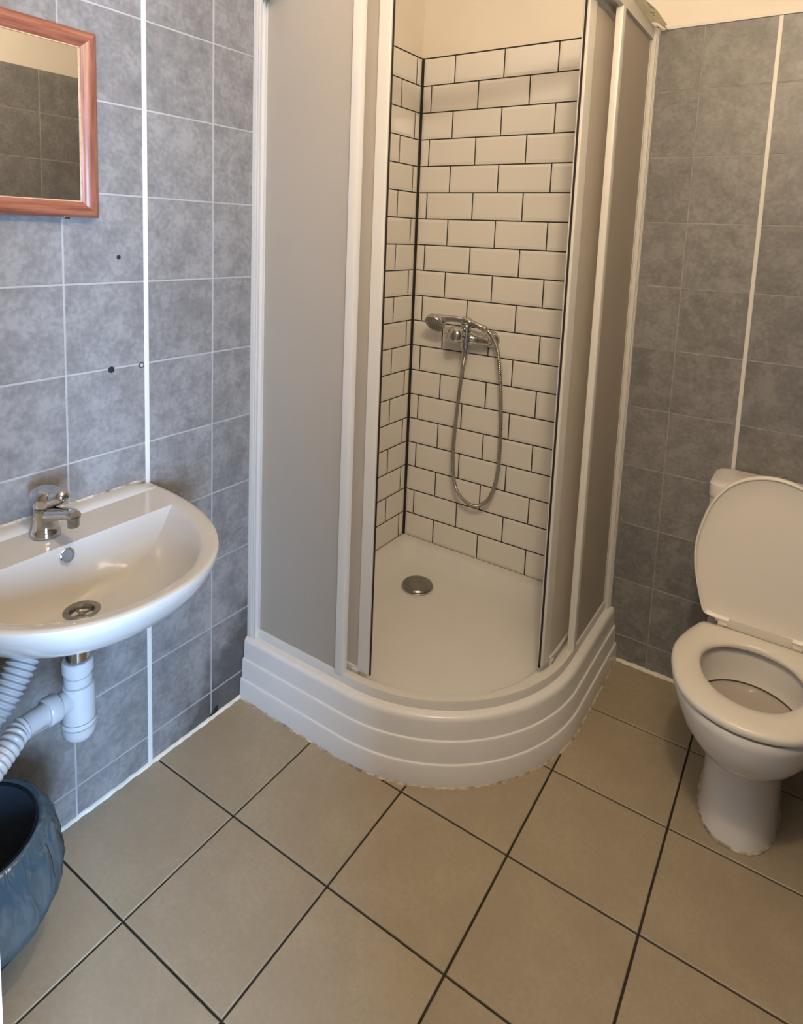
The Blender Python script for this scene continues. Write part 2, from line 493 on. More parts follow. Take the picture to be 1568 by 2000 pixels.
# grout backings
MB().box(-T, -0.0018, -SH, 0.0, 0.0, ZT_SUB + 0.003).build('grout', 'black_grout', wall_left)
MB().box(-T, -0.0007, FY, -SH, 0.0, ZT_GREY).build('grout', 'grey_grout', wall_left)
MB().box(0, SH, 0.0018, T, 0.0, ZT_SUB + 0.003).build('grout', 'black_grout', wall_back)
MB().rings([[(-0.003, 0.003, z), (0.0045, 0.003, z), (0.0045, -0.0008, z), (0.0008, -0.0045, z), (-0.003, -0.0045, z)] for z in (0.187, ZT_SUB + 0.003)]).build('corner_grout', 'black_grout', wall_back)
MB().box(SH, RX, 0.0007, T, 0.0, ZT_GREY).build('grout', 'dull_grout', wall_back)
MB().box(RX + 0.0007, RX + T, FY, 0.0, 0.0, ZT_GREY).build('grout', 'grey_grout', wall_right)

# white bevelled subway tiles
G = 0.0045
def subway(parent, to3, off_odd, off_even, length, gap0):
    for row in range(20):
        z1 = ZT_SUB - row * ROW - G / 2
        z0 = ZT_SUB - (row + 1) * ROW + G / 2
        z0 = max(z0, 0.176)
        if z1 - z0 < 0.01: break
        j = off_odd if row % 2 == 0 else off_even
        js = [gap0] + [j + n * 0.2 for n in range(6) if j + n * 0.2 < length - 0.01] + [length]
        for a, b in zip(js[:-1], js[1:]):
            u0 = a + (G / 2 if a != gap0 else 0); u1 = b - G / 2
            if u1 - u0 < 0.004: continue
            w = min(0.010, (u1 - u0) * 0.3)
            if to3 is to_left: poly = [(u0, z0), (u0, z1), (u1, z1), (u1, z0)]
            else: poly = rect(u0, u1, z0, z1)
            if to3 is to_left: poly = poly[::-1] ; poly = [(p[0], p[1]) for p in poly]
            tile('subway_tile', parent, poly, to3, ((u0 + u1) / 2, (z0 + z1) / 2), 'subway', TB + 0.0005, w, 0.0022)
subway(wall_back, to_back, 0.1406, 0.0422, SH, 0.006)
subway(wall_left, to_left, 0.0378, 0.1346, SH, 0.006)

# grey stone-look wall tiles
GG = 0.0034
def grey_tiles(parent, to3, cols, zj, pitch, GG):
    rows = []
    z = zj
    while z + pitch < ZT_GREY: z += pitch
    tops = [ZT_GREY]
    while z > 0.01:
        tops.append(z); z -= pitch
    tops.append(0.0)
    for k in range(len(tops) - 1):
        z1, z0 = tops[k], tops[k + 1]
        a_top = 0 if k == 0 else GG / 2
        for i in range(len(cols) - 1):
            u0, u1 = cols[i], cols[i + 1]
            u0 += GG / 2 if i > 0 else 0
            u1 -= GG / 2 if i < len(cols) - 2 else 0
            zz0 = z0 + (GG / 2 if z0 > 0 else 0); zz1 = z1 - a_top
            if zz1 - zz0 < 0.004 or u1 - u0 < 0.004: continue
            tile('wall_tile', parent, rect(u0, u1, zz0, zz1), to3, ((u0 + u1) / 2, (zz0 + zz1) / 2), 'grey_tile', TB, 0.0012, 0.001)
grey_tiles(wall_left, to_left, [SH + 0.001, 1.0001, 1.2020, 1.4026, 1.6035, 1.8045, -FY], 1.8944, 0.2015, 0.0034)
grey_tiles(wall_back, to_back, [SH + 0.001, 0.9915, 1.1883, 1.3890, 1.5890, RX], 1.8962, 0.2003, 0.0026)
grey_tiles(wall_right, to_right, [0.0, 0.215, 0.417, 0.62, 0.82, 1.02, 1.22, 1.42, 1.62, 1.82, -FY], 1.8955, 0.2010, 0.0028)

# floor tiles, laid 0.6 degrees out of square
S, OX, OY, RT = 0.2967, 0.2847, 0.2924, 0.0108
cR, sR = math.cos(RT), math.sin(RT)
FG = 0.0052
for i in range(-2, 6):
    for j in range(-2, 8):
        x0 = OX + i * S + FG / 2; x1 = OX + (i + 1) * S - FG / 2
        y1 = -OY - j * S - FG / 2; y0 = -OY - (j + 1) * S + FG / 2
        poly = [(cR * a - sR * b, sR * a + cR * b) for a, b in rect(x0, x1, y0, y1)]
        poly = clip_poly(poly, 0.0, RX, -2.30, 0.0)
        if len(poly) < 3: continue
        c = (sum(p[0] for p in poly) / len(poly), sum(p[1] for p in poly) / len(poly))
        area = 0.5 * abs(sum(poly[k - 1][0] * poly[k][1] - poly[k][0] * poly[k - 1][1] for k in range(len(poly))))
        if area < 0.0008: continue
        tile('floor_tile', floor, poly, to_floor, c, 'floor_tile', TB, 0.0014, 0.001)

# white joint strips on the grey walls and the cap strip along their top
def strip(name, mb, mat='trim', label=None):
    o = mb.build(name, mat); bevel(o, 0.0012); return struct(o, label)
strip('trim_1', MB().box(-0.002, 0.0022, -1.2085, -1.1965, 0.002, ZT_GREY), label='white vertical joint strip above and below the basin corner')
strip('trim_2', MB().box(1.1825, 1.1940, -0.0022, 0.002, 0.002, ZT_GREY), label='white vertical joint strip above the toilet cistern')
strip('trim_3', MB().box(0.876, RX, -0.004, T + 0.001, ZT_GREY, ZT_GREY + 0.008), label='cream cap strip along the top of the grey tiles behind the toilet')
strip('trim_4', MB().box(-T - 0.001, 0.004, FY, -0.876, ZT_GREY, ZT_GREY + 0.008), label='cream cap strip along the top of the grey tiles behind the basin')

# sealant beads between wall and floor (uneven)
def bead(name, p0, p1, side, w, h, seed, mat='caulk'):
    r = random.Random(seed); n = 90
    R = []
    P0, P1 = Vector(p0), Vector(p1); sd = Vector(side)
    for i in range(n + 1):
        p = P0.lerp(P1, i / n)
        ww = w * (0.75 + 0.5 * r.random()); hh = h * (0.75 + 0.5 * r.random())
        R.append([p - sd * 0.002 + Vector((0, 0, -0.002)), p + sd * ww + Vector((0, 0, -0.002)), p + sd * ww * 0.85 + Vector((0, 0, hh * 0.3)), p + sd * ww * 0.3 + Vector((0, 0, hh)), p - sd * 0.002 + Vector((0, 0, hh))])
    return MB().rings(R).build(name, mat, smooth=50)
struct(bead('baseboard_left', (0, FY, 0), (0, -0.885, 0), (1, 0, 0), 0.009, 0.006, 3), 'off-white sealant bead along the foot of the basin wall')
struct(bead('baseboard_back', (0.895, 0, 0), (RX, 0, 0), (0, -1, 0), 0.010, 0.008, 4), 'off-white sealant bead along the foot of the toilet wall')

# drilled holes with old plugs in the tiles near the basin
for y, z, r in ((-1.2735, 1.3491, 0.0055), (-1.2959, 1.0861, 0.0075), (-1.2167, 1.0852, 0.0070)):
    o = MB().lathe([(r, -0.002), (r, 0.0012), (r * 0.72, 0.0016), (r * 0.70, 0.0003)], (0, y, z), 'x', 20, cap=False).build('wall_plug', 'dull_chrome' if r < 0.0075 else 'dark', wall_left, 40)
    MB().lathe([(r * 0.72, -0.001), (r * 0.72, 0.0004)], (0, y, z), 'x', 20).build('plug_hole', 'dark' if r != 0.007 else 'pvc_grey', o).location = (0, 0, 0)
# chipped tile corner near the tray
ch = [(-0.985, 0.0), (-1.012, 0.0), (-1.008, 0.008), (-0.996, 0.016), (-0.985, 0.024), (-0.975, 0.026), (-0.974, 0.012)]
MB().rings([[(0.0, y, z) for y, z in ch], [(0.0007, y, z) for y, z in ch]]).build('tile_chip', 'dark', wall_left)

# ------------------------------------------------------------------ shower tray
C0 = 0.390
def track(R, t):
    """t 0..1 straight from basin wall, 1..2 arc, 2..3 straight to back wall"""
    if t <= 1: return (C0 * t, -(C0 + R))
    if t <= 2:
        a = -PI / 2 + (t - 1) * PI / 2
        return (C0 + R * math.cos(a), -C0 + R * math.sin(a))
    return (C0 + R, -C0 * (3 - t))

def quad_ring(iw, R, rc, rb, z, zc=None):
    pts = []
    D = C0 + R
    def arc(cx, cy, r, a0, a1, n):
        for k in range(n + 1):
            a = a0 + (a1 - a0) * k / n
            pts.append((cx + r * math.cos(a), cy + r * math.sin(a), z))
    arc(iw + rc, -iw - rc, rc, PI, PI / 2, 8)                 # corner at the walls
    arc(D - rb, -iw - rb, rb, PI / 2, 0, 5)                   # at back wall end
    arc(C0, -C0, R, 0, -PI / 2, 40)                           # quadrant
    arc(iw + rb, -D + rb, rb, -PI / 2, -PI, 5)                # at basin wall end
    return pts

tray = empty('shower_tray', (0.45, -0.45, 0))
tag(tray, 'white quarter-round acrylic shower tray with stepped skirt in the corner', 'shower tray')
ZR = 0.186
rings = [quad_ring(0.0006, 0.505, 0.004, 0.004, 0.0012), quad_ring(0.0006, 0.5035, 0.004, 0.004, 0.055), quad_ring(0.0006, 0.5015, 0.004, 0.004, 0.0605),
         quad_ring(0.0006, 0.4970, 0.004, 0.004, 0.0625), quad_ring(0.0006, 0.4965, 0.004, 0.004, 0.066), quad_ring(0.0006, 0.4955, 0.004, 0.004, 0.116), quad_ring(0.0006, 0.4935, 0.004, 0.004, 0.1215),
         quad_ring(0.0006, 0.4890, 0.004, 0.004, 0.1235), quad_ring(0.0006, 0.4885, 0.004, 0.004, 0.127), quad_ring(0.0006, 0.4875, 0.004, 0.004, 0.172), quad_ring(0.0006, 0.4855, 0.004, 0.004, 0.180),
         quad_ring(0.0006, 0.4800, 0.004, 0.004, 0.185), quad_ring(0.0006, 0.4740, 0.004, 0.004, ZR), quad_ring(0.020, 0.440, 0.012, 0.012, ZR), quad_ring(0.042, 0.408, 0.030, 0.030, ZR - 0.001),
         quad_ring(0.050, 0.398, 0.036, 0.036, ZR - 0.006), quad_ring(0.060, 0.388, 0.045, 0.05, ZR - 0.020), quad_ring(0.070, 0.378, 0.055, 0.06, ZR - 0.036), quad_ring(0.085, 0.360, 0.065, 0.07, ZR - 0.045),
         quad_ring(0.11, 0.33, 0.07, 0.08, ZR - 0.0485), quad_ring(0.16, 0.26, 0.07, 0.08, ZR - 0.051)]
MB().rings(rings, cap0=False).build('tray_body', 'acrylic', tray, 35)
# grimy sealant where the skirt meets the floor
R_ = []
r = random.Random(11)
for i in range(141):
    t = 3 * i / 140
    a = 0.503; b = 0.5075 + 0.006 * r.random() ** 2; h = 0.002 + 0.003 * r.random()
    if t > 2.98 or t < 0.02: b = 0.509
    pa, pb, pm = track(a, t), track(b, t), track((a + b) / 2, t)
    R_.append([(pa[0], pa[1], -0.001), (pb[0], pb[1], -0.001), (pm[0], pm[1], h * 0.8), (pa[0], pa[1], h)])
MB().rings(R_).build('sealant', 'dirty_caulk', tray, 50)['label'] = 'grimy crumbling sealant round the foot of the tray'
# waste cover
dx, dy, dz = 0.2235, -0.2380, ZR - 0.050
dr = empty('tray_drain', (dx, dy, dz))
tag(dr, 'round chrome waste cover on the floor of the shower tray', 'drain')
MB().lathe([(0.060, 0), (0.060, 0.003), (0.057, 0.005), (0.050, 0.0055)], (dx, dy, dz), 'z', 40).build('drain_ring', 'chrome', dr, 40)
MB().lathe([(0.050, 0.006), (0.0565, 0.0065), (0.0570, 0.011), (0.054, 0.0145), (0.040, 0.0165), (0.020, 0.0172), (0.016, 0.0165), (0.004, 0.0163)], (dx, dy, dz), 'z', 40).build('drain_cover', 'dull_chrome', dr, 40)

# ------------------------------------------------------------------ shower enclosure
ZE0, ZE1 = ZR, 2.085
def sweep(mb, prof, t0, t1, n):
    """closed profile of (R, z) swept along the track"""
    R = []
    for i in range(n + 1):
        t = t0 + (t1 - t0) * i / n
        R.append([(*track(rr, t), z) for rr, z in prof])
    return mb.rings(R)
def prism(mb, poly, z0, z1):
    return mb.rings([[(x, y, z0) for x, y in poly], [(x, y, z1) for x, y in poly]])

enc = empty('shower_enclosure', (0.45, -0.45, ZR))
tag(enc, 'white framed quadrant shower enclosure with frosted sliding doors pushed open', 'shower enclosure')
def rail_prof(z0, up):
    s = 1 if up else -1
    return [(0.461, z0), (0.461, z0 + s * 0.020), (0.459, z0 + s * 0.0245), (0.440, z0 + s * 0.0265), (0.436, z0 + s * 0.025), (0.436, z0 + s * 0.012), (0.424, z0 + s * 0.010), (0.424, z0 + s * 0.002), (0.426, z0)]
def sweep_full(prof):
    R = []
    ts = [0.005, 0.5] + [1 + k / 40 for k in range(41)] + [2.5, 2.995]
    for t in ts: R.append([(*track(rr, t), z) for rr, z in prof])
    return MB().rings(R)
sweep_full(rail_prof(ZE0 + 0.0005, True)).build('bottom_rail', 'white_metal', enc, 35)
tr = [(0.463, ZE1), (0.463, ZE1 - 0.036), (0.452, ZE1 - 0.038), (0.452, ZE1 - 0.030), (0.430, ZE1 - 0.030), (0.430, ZE1 - 0.045), (0.405, ZE1 - 0.045), (0.405, ZE1)]
sweep_full(tr).build('top_rail', 'white_metal', enc, 35)

# wall profiles with ribs
def wall_profile(flip):
    D = C0
    # section in (along wall distance q from corner, protrusion p from the wall)
    sec = [(D + 0.4740, 0.0008), (D + 0.4740, 0.0150), (D + 0.4680, 0.0155), (D + 0.4680, 0.0180), (D + 0.4725, 0.0185), (D + 0.4725, 0.0225), (D + 0.4660, 0.0230), (D + 0.4660, 0.0255), (D + 0.4705, 0.0260), (D + 0.4705, 0.0315), (D + 0.4640, 0.0320), (D + 0.4600, 0.0320), (D + 0.4595, 0.0285), (D + 0.4570, 0.0285), (D + 0.4565, 0.0350), (D + 0.446, 0.0350), (D + 0.446, 0.0008)]
    poly = [((p, -q) if not flip else (q, -p)) for q, p in sec]
    return prism(MB(), poly, ZE0 + 0.0015, ZE1 - 0.002)
for flip in (False, True):
    wall_profile(flip).build('wall_profile', 'white_metal', enc, 30)

ZG0, ZG1 = ZE0 + 0.024, ZE1 - 0.032
def fixed_side(mirror):
    f = (lambda x, y: (x, y)) if not mirror else (lambda x, y: (-y, -x))
    g = MB()
    a, b = f(0.034, -(C0 + 0.4545)), f(0.342, -(C0 + 0.4505))
    g.box(min(a[0], b[0]), max(a[0], b[0]), min(a[1], b[1]), max(a[1], b[1]), ZG0, ZG1)
    g.build('fixed_panel', 'frosted', enc)
    # end bar of the fixed panel
    sec = [(0.336, 0.4440), (0.336, 0.4600), (0.338, 0.4625), (0.358, 0.4640), (0.3635, 0.4625), (0.3655, 0.458), (0.3655, 0.4440)]
    prism(MB(), [f(x, -(C0 + q)) for x, q in sec], ZE0 + 0.0235, ZE1 - 0.036).build('panel_bar', 'white_metal', enc, 35)
fixed_side(False); fixed_side(True)

def door_leaf(mirror, tend):
    """sliding leaf on the inner track, pushed back behind the fixed panel"""
    f = (lambda p: p) if not mirror else (lambda p: (-p[1], -p[0]))
    leaf = None
    def sw(prof_r0, prof_r1, ta, tb, z0, z1, n):
        R = []
        for i in range(n + 1):
            t = ta + (tb - ta) * i / n
            p0, p1 = f(track(prof_r0, t)), f(track(prof_r1, t))
            R.append([(p0[0], p0[1], z0), (p1[0], p1[1], z0), (p1[0], p1[1], z1), (p0[0], p0[1], z1)])
        return MB().rings(R)
    z0, z1 = ZE0 + 0.030, ZE1 - 0.050
    leaf = sw(0.4145, 0.4185, 0.12, tend - 0.024, z0, z1, 24).build('sliding_door', 'frosted', enc)
    # stile with a rounded nose, sub-parts of the door
    st = sw(0.4060, 0.4260, tend - 0.062, tend - 0.002, z0 - 0.006, z1 + 0.004, 4)
    o = st.build('door_stile', 'white_metal', leaf); o.location = (0, 0, 0)
    bevel(o, 0.004, 3)
    o = sw(0.4140, 0.4190, tend - 0.002, tend + 0.0025, z0 - 0.008, z1 + 0.004, 1).build('door_seal', 'seal', leaf); o.location = (0, 0, 0)
    st = sw(0.4080, 0.4250, 0.10, 0.16, z0 - 0.006, z1 + 0.004, 2).build('door_stile', 'white_metal', leaf); st.location = (0, 0, 0)
    o = sw(0.4075, 0.4255, 0.16, tend - 0.062, z0 - 0.012, z0 + 0.004, 24).build('door_rail', 'white_metal', leaf); o.location = (0, 0, 0)
    # roller bracket at the foot of the leaf
    p = f(track(0.421, tend - 0.075))
    rb = MB().box(p[0] - 0.010, p[0] + 0.010, p[1] - 0.008, p[1] + 0.008, ZE0 + 0.0125, ZE0 + 0.028)
    rb.lathe([(0.007, -0.006), (0.007, 0.006)], (p[0], p[1], ZE0 + 0.022), 'x' if not mirror else 'y', 16)
    o = rb.build('roller', 'white_metal', leaf); o.location = (0, 0, 0)
    return leaf
door_leaf(False, 1.055)
door_leaf(True, 1.150)

# plastic bags tucked over the enclosure top
def crumpled(name, mat, path, width, drop, seed, parent=None):
    """sheet folded over a line: path = list of points along the top, hanging on both sides"""
    rows = []
    P = spline(path, 8)
    for i, p in enumerate(P):
        t = (P[min(i + 1, len(P) - 1)] - P[max(i - 1, 0)]).normalized()
        nrm = Vector((t.y, -t.x, 0)).normalized()
        row = []
        for k in range(15):
            s = (k / 14) * 2 - 1
            nz = mnoise.noise(Vector((i * 0.33 + seed, k * 0.6, seed)))
            nz2 = mnoise.noise(Vector((i * 0.9 + seed, k * 1.3, seed + 5)))
            out = s * width * (1 + 0.3 * nz) + 0.003 * nz2
            z = p.z + 0.012 - drop * (abs(s) ** 1.6) * (0.85 + 0.35 * nz) + 0.003 * nz2
            row.append(p + nrm * out + t * 0.01 * nz2 + Vector((0, 0, z - p.z)))
        rows.append(row)
    mb = MB(); mb.rings(rows, cap0=False, cap1=False, closed=False)
    o = mb.build(name, mat, parent, 60, org=tuple(P[len(P) // 2]))
    md = o.modifiers.new('solid', 'SOLIDIFY'); md.thickness = 0.0006
    return o
tag(crumpled('plastic_bag', 'green_film', [(0.846, -0.012, 2.094), (0.848, -0.06, 2.104), (0.846, -0.13, 2.112), (0.842, -0.24, 2.106)], 0.042, 0.040, 2.3), 'crumpled clear plastic bag with green print on the enclosure top by the toilet wall', 'plastic bag')
tag(crumpled('plastic_bag', 'teal_film', [(0.040, -0.842, 2.090), (0.050, -0.842, 2.092), (0.062, -0.842, 2.092), (0.076, -0.842, 2.090)], 0.027, 0.085, 8.1), 'teal plastic film hanging over the enclosure top by the basin wall', 'plastic bag')

# ------------------------------------------------------------------ shower mixer, handset and hose
mx = empty('shower_mixer', (0.275, -0.055, 1.06))
tag(mx, 'chrome single lever shower mixer on the white subway tiles', 'shower mixer')
MX, MY, MZ = 0.280, -0.058, 1.054
def disc_along(mb, prof, c, ax, seg=36):
    q = ax.to_track_quat('Z', 'Y').to_matrix()
    R = []
    for rr, h in prof:
        R.append([Vector(c) + q @ Vector((rr * math.cos(2 * PI * k / seg), rr * math.sin(2 * PI * k / seg), h)) for k in range(seg)])
    return mb.rings(R)
for ex in (MX - 0.075, MX + 0.075):
    MB().lathe([(0.033, 0.0), (0.0325, -0.004), (0.029, -0.013), (0.020, -0.021), (0.014, -0.023)], (ex, -0.001, MZ - 0.003), 'y', 32).build('escutcheon', 'chrome', mx, 40)
    MB().lathe([(0.013, -0.018), (0.013, -0.034), (0.0165, -0.036), (0.0165, -0.052), (0.014, -0.055)], (ex, 0, MZ - 0.002), 'y', 24).build('inlet_union', 'chrome', mx, 40)
MB().lathe([(0.010, -0.092), (0.0135, -0.090), (0.0145, -0.084), (0.0140, -0.05), (0.015, -0.034), (0.021, -0.026), (0.0225, -0.018), (0.0225, 0.018), (0.021, 0.026), (0.015, 0.034), (0.0140, 0.05), (0.0145, 0.084), (0.0135, 0.090), (0.010, 0.092)], (MX, MY, MZ), 'x', 28).build('mixer_body', 'chrome', mx, 40)
kax = Vector((-0.10, -0.95, 0.25)).normalized()
kc = Vector((MX - 0.010, MY, MZ + 0.002))
disc_along(MB(), [(0.020, 0.012), (0.0235, 0.020), (0.0245, 0.034), (0.024, 0.040)], kc, kax).build('cartridge_collar', 'chrome', mx, 40)
disc_along(MB(), [(0.024, 0.041), (0.0300, 0.043), (0.0315, 0.050), (0.0308, 0.066), (0.0275, 0.076), (0.019, 0.083), (0.008, 0.0865), (0.001, 0.087)], kc, kax).build('lever_knob', 'chrome', mx, 40)
# holder block in front of the body, hose outlet underneath
MB().lathe([(0.0105, -0.062), (0.0125, -0.060), (0.0125, -0.036), (0.0165, -0.034), (0.0175, -0.031), (0.0175, 0.022), (0.0165, 0.024), (0.0165, 0.027), (0.0180, 0.029), (0.0180, 0.050), (0.0165, 0.0525)], (MX + 0.004, MY - 0.016, MZ), 'z', 28).build('holder_block', 'chrome', mx, 40)
cl = MB()
HX0 = Vector((0.166, -0.100, 1.104))      # head centre
HP = spline([(0.176, -0.092, 1.116), (0.200, -0.086, 1.1215), (0.2403, -0.078, 1.1235), (0.2813, -0.072, 1.1190), (0.3189, -0.066, 1.1095), (0.3445, -0.061, 1.1000)], 6)
cl.tube([(0.267, -0.0745, 1.1200), (0.275, -0.0735, 1.1195), (0.289, -0.0715, 1.1175), (0.298, -0.0695, 1.1155)], [0.0158, 0.0168, 0.0168, 0.0158], 20)
cl.build('handset_holder', 'chrome', mx, 40)

hs = empty('hand_shower', tuple(HX0))
tag(hs, 'chrome hand shower lying across the top of the shower mixer', 'hand shower')
nH = len(HP)
MB().tube(HP, [0.0128 + 0.010 * max(0, 1 - i / 9) ** 1.5 - 0.0018 * i / nH for i in range(nH)], 16).build('handle', 'chrome', hs, 45)
ax = Vector((-0.05, -0.76, -0.65)).normalized()
disc_along(MB(), [(0.012, -0.026), (0.024, -0.022), (0.036, -0.012), (0.0405, 0.0), (0.0405, 0.006), (0.039, 0.009), (0.037, 0.0095)], HX0, ax).build('head_shell', 'chrome', hs, 40)
disc_along(MB(), [(0.0370, 0.004), (0.0370, 0.0100), (0.030, 0.0115), (0.010, 0.0125), (0.001, 0.0127)], HX0, ax).build('spray_face', 'grey_nozzle', hs, 40)
nz = MB()
q = ax.to_track_quat('Z', 'Y').to_matrix()
for rr, n in ((0.009, 6), (0.017, 12), (0.025, 18), (0.032, 24)):
    for k in range(n):
        a = 2 * PI * k / n
        c = HX0 + q @ Vector((rr * math.cos(a), rr * math.sin(a), 0.0112))
        disc_along(nz, [(0.0014, 0), (0.0011, 0.0018)], c, ax, 6)
no = nz.build('nozzles', 'rubber_dots', hs); no['kind'] = 'stuff'
disc_along(MB(), [(0.011, 0), (0.0125, 0.002), (0.0125, 0.014), (0.010, 0.018), (0.008, 0.022)], HP[-1] - (HP[-1] - HP[-2]).normalized() * 0.002, (HP[-1] - HP[-2]).normalized(), 20).build('hose_nut', 'chrome', hs, 40)

# hose: ribbed tube
hp = [(0.3540, -0.059, 1.0955), (0.368, -0.056, 1.0865), (0.3885, -0.054, 1.060), (0.4045, -0.051, 1.020), (0.4150, -0.049, 0.955), (0.4235, -0.046, 0.870), (0.4295, -0.043, 0.760), (0.4310, -0.041, 0.640), (0.4255, -0.040, 0.550), (0.404, -0.042, 0.468), (0.3700, -0.044, 0.428), (0.335, -0.046, 0.416), (0.298, -0.048, 0.428), (0.266, -0.052, 0.464), (0.250, -0.056, 0.530), (0.2480, -0.060, 0.620), (0.256, -0.066, 0.730), (0.268, -0.071, 0.860), (0.279, -0.074, 0.950), (MX + 0.004, MY - 0.016, 0.994)]
HS = spline(hp, 40)
rad = [0.0068 + 0.0009 * (1 if (i % 4) < 2 else -0.6) for i in range(len(HS))]
ho = MB().tube(HS, rad, 10).build('shower_hose', 'hose_metal', None, 60, org=(0.34, -0.045, 0.42))
tag(ho, 'ribbed metal shower hose hanging in a loop below the mixer', 'hose')

# ------------------------------------------------------------------ wash basin
SY = -1.494
ZS = 0.783
def superd(xb, x0, xf, hw, z, n=2.3, nb=16, nf=64):
    """D outline: straight back edge at xb, superelliptic front reaching xf; y relative to the basin axis"""
    s = max(0.0, min(1.0, (xb - x0) / (xf - x0)))
    ph0 = math.asin(s ** (n / 2)) if s > 0 else 0.0
    pts = []
    def fp(ph):
        return (x0 + (xf - x0) * abs(math.sin(ph)) ** (2 / n), hw * math.copysign(abs(math.cos(ph)) ** (2 / n), math.cos(ph)))
    for k in range(nf + 1):
        pts.append(fp(ph0 + (PI - 2 * ph0) * k / nf))
    y0 = pts[-1][1]; y1 = pts[0][1]
    for k in range(1, nb):
        pts.append((xb, y0 + (y1 - y0) * k / nb))
    return [(x, SY + y, z) for x, y in pts]
basin = empty('wash_basin', (0.2, SY, ZS))
tag(basin, 'white ceramic wall-hung wash basin with a half-round front', 'wash basin')
XB = 0.001
W2, XF = 0.297, 0.470
_outer = [superd(XB, 0, XF * 0.50, W2 * 0.30, 0.628), superd(XB, 0, XF * 0.62, W2 * 0.48, 0.634), superd(XB, 0, XF * 0.74, W2 * 0.64, 0.650), superd(XB, 0, XF * 0.84, W2 * 0.77, 0.674), superd(XB, 0, XF * 0.915, W2 * 0.87, 0.702),
         superd(XB, 0, XF * 0.965, W2 * 0.945, 0.732), superd(XB, 0, XF * 0.99, W2 * 0.985, 0.756), superd(XB, 0, XF, W2, 0.774), superd(XB, 0, XF - 0.0015, W2 - 0.0015, 0.7805), superd(XB, 0, XF - 0.006, W2 - 0.006, ZS), superd(0.006, 0, XF - 0.012, W2 - 0.012, ZS - 0.0005)]
outer = [[(x, y, ZS - (ZS - z) * 0.86) for x, y, z in rg] for rg in _outer]
edge = superd(0.150, 0, 0.440, 0.264, ZS - 0.004)
DX, DZ = 0.205, 0.658
def toward(s, z, r=0.031):
    out = []
    for p in edge:
        a = math.atan2(p[1] - SY, p[0] - DX)
        c = (DX + r * math.cos(a), SY + r * math.sin(a))
        out.append((p[0] + (c[0] - p[0]) * s, p[1] + (c[1] - p[1]) * s, z))
    return out
mid1 = [tuple(a[i] + (b[i] - a[i]) * 0.5 for i in range(3)) for a, b in zip(outer[-1], edge)]
inner = [mid1, edge, toward(0.015, ZS - 0.006), toward(0.04, ZS - 0.012), toward(0.085, ZS - 0.028), toward(0.16, ZS - 0.052), toward(0.28, ZS - 0.078), toward(0.43, ZS - 0.098), toward(0.62, ZS - 0.112), toward(0.82, ZS - 0.121), toward(1.0, DZ)]
MB().rings(outer + inner, cap0=True, cap1=False).build('basin_body', 'ceramic', basin, 42)
# raised ledge along the wall
lg = []
for k in range(33):
    y = SY - 0.285 + 0.570 * k / 32
    e = min(1.0, min(k, 32 - k) / 2.0)
    h = 0.009 * e
    lg.append([(0.0012, y, ZS - 0.006), (0.046, y, ZS - 0.006), (0.043, y, ZS + 0.0005), (0.034, y, ZS + h * 0.6), (0.024, y, ZS + h), (0.0012, y, ZS + h)])
MB().rings(lg).build('back_ledge', 'ceramic', basin, 50)
sb = bead('sealant', (0.0005, SY - 0.29, ZS + 0.0085), (0.0005, SY + 0.285, ZS + 0.0085), (1, 0, 0), 0.0022, 0.0045, 21, 'dirty_caulk')
sb.parent = basin; sb.location = -basin.location
# overflow
oc = Vector((0.1555, SY + 0.0, 0.7590)); oax = Vector((1, 0, 0.28)).normalized()
disc_along(MB(), [(0.0145, -0.004), (0.0145, 0.002), (0.0125, 0.003), (0.0115, 0.001), (0.0115, -0.003)], oc, oax, 28).build('overflow_ring', 'chrome', basin, 40)
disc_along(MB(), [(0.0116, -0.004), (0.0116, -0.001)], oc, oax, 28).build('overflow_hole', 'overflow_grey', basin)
# waste
wc = (DX, SY, DZ)
MB().lathe([(0.0345, -0.002), (0.0345, 0.0015), (0.032, 0.0032), (0.0235, 0.0015), (0.0205, -0.004), (0.0200, -0.014)], wc, 'z', 40, cap=False).build('waste_flange', 'dull_chrome', basin, 40)
MB().lathe([(0.0205, -0.016), (0.0205, -0.013)], wc, 'z', 32).build('waste_well', 'dark', basin)
g = MB()
g.box(wc[0] - 0.0195, wc[0] + 0.0195, wc[1] - 0.002, wc[1] + 0.002, wc[2] - 0.009, wc[2] - 0.005)
g.box(wc[0] - 0.002, wc[0] + 0.002, wc[1] - 0.0195, wc[1] + 0.0195, wc[2] - 0.009, wc[2] - 0.005)
g.lathe([(0.005, -0.011), (0.005, -0.004), (0.003, -0.003)], wc, 'z', 16)
g.build('waste_grid', 'dull_chrome', basin)

# basin tap
TX, TY, TZ = 0.080, SY - 0.002, ZS - 0.0005
tp = empty('basin_tap', (TX, TY, TZ))
tag(tp, 'chrome single lever mixer tap on the wash basin', 'tap')
MB().lathe([(0.0285, 0.0), (0.0285, 0.006), (0.0265, 0.010), (0.0245, 0.016), (0.0230, 0.030), (0.0225, 0.052), (0.0215, 0.058), (0.018, 0.060)], (TX, TY, TZ), 'z', 36).build('tap_body', 'chrome', tp, 40)
sp = spline([(TX + 0.006, TY, TZ + 0.044), (TX + 0.04, TY, TZ + 0.055), (TX + 0.075, TY, TZ + 0.065), (TX + 0.100, TY, TZ + 0.071), (TX + 0.113, TY, TZ + 0.070)], 5)
MB().tube(sp, [0.0165 - 0.0045 * min(1, i / 10) for i in range(len(sp))], 20).build('spout', 'chrome', tp, 45)
MB().lathe([(0.0105, 0.0), (0.0115, 0.002), (0.0115, 0.016), (0.0125, 0.020)], (TX + 0.105, TY, TZ + 0.047), 'z', 24).build('aerator', 'dull_chrome', tp, 40)
R_ = []
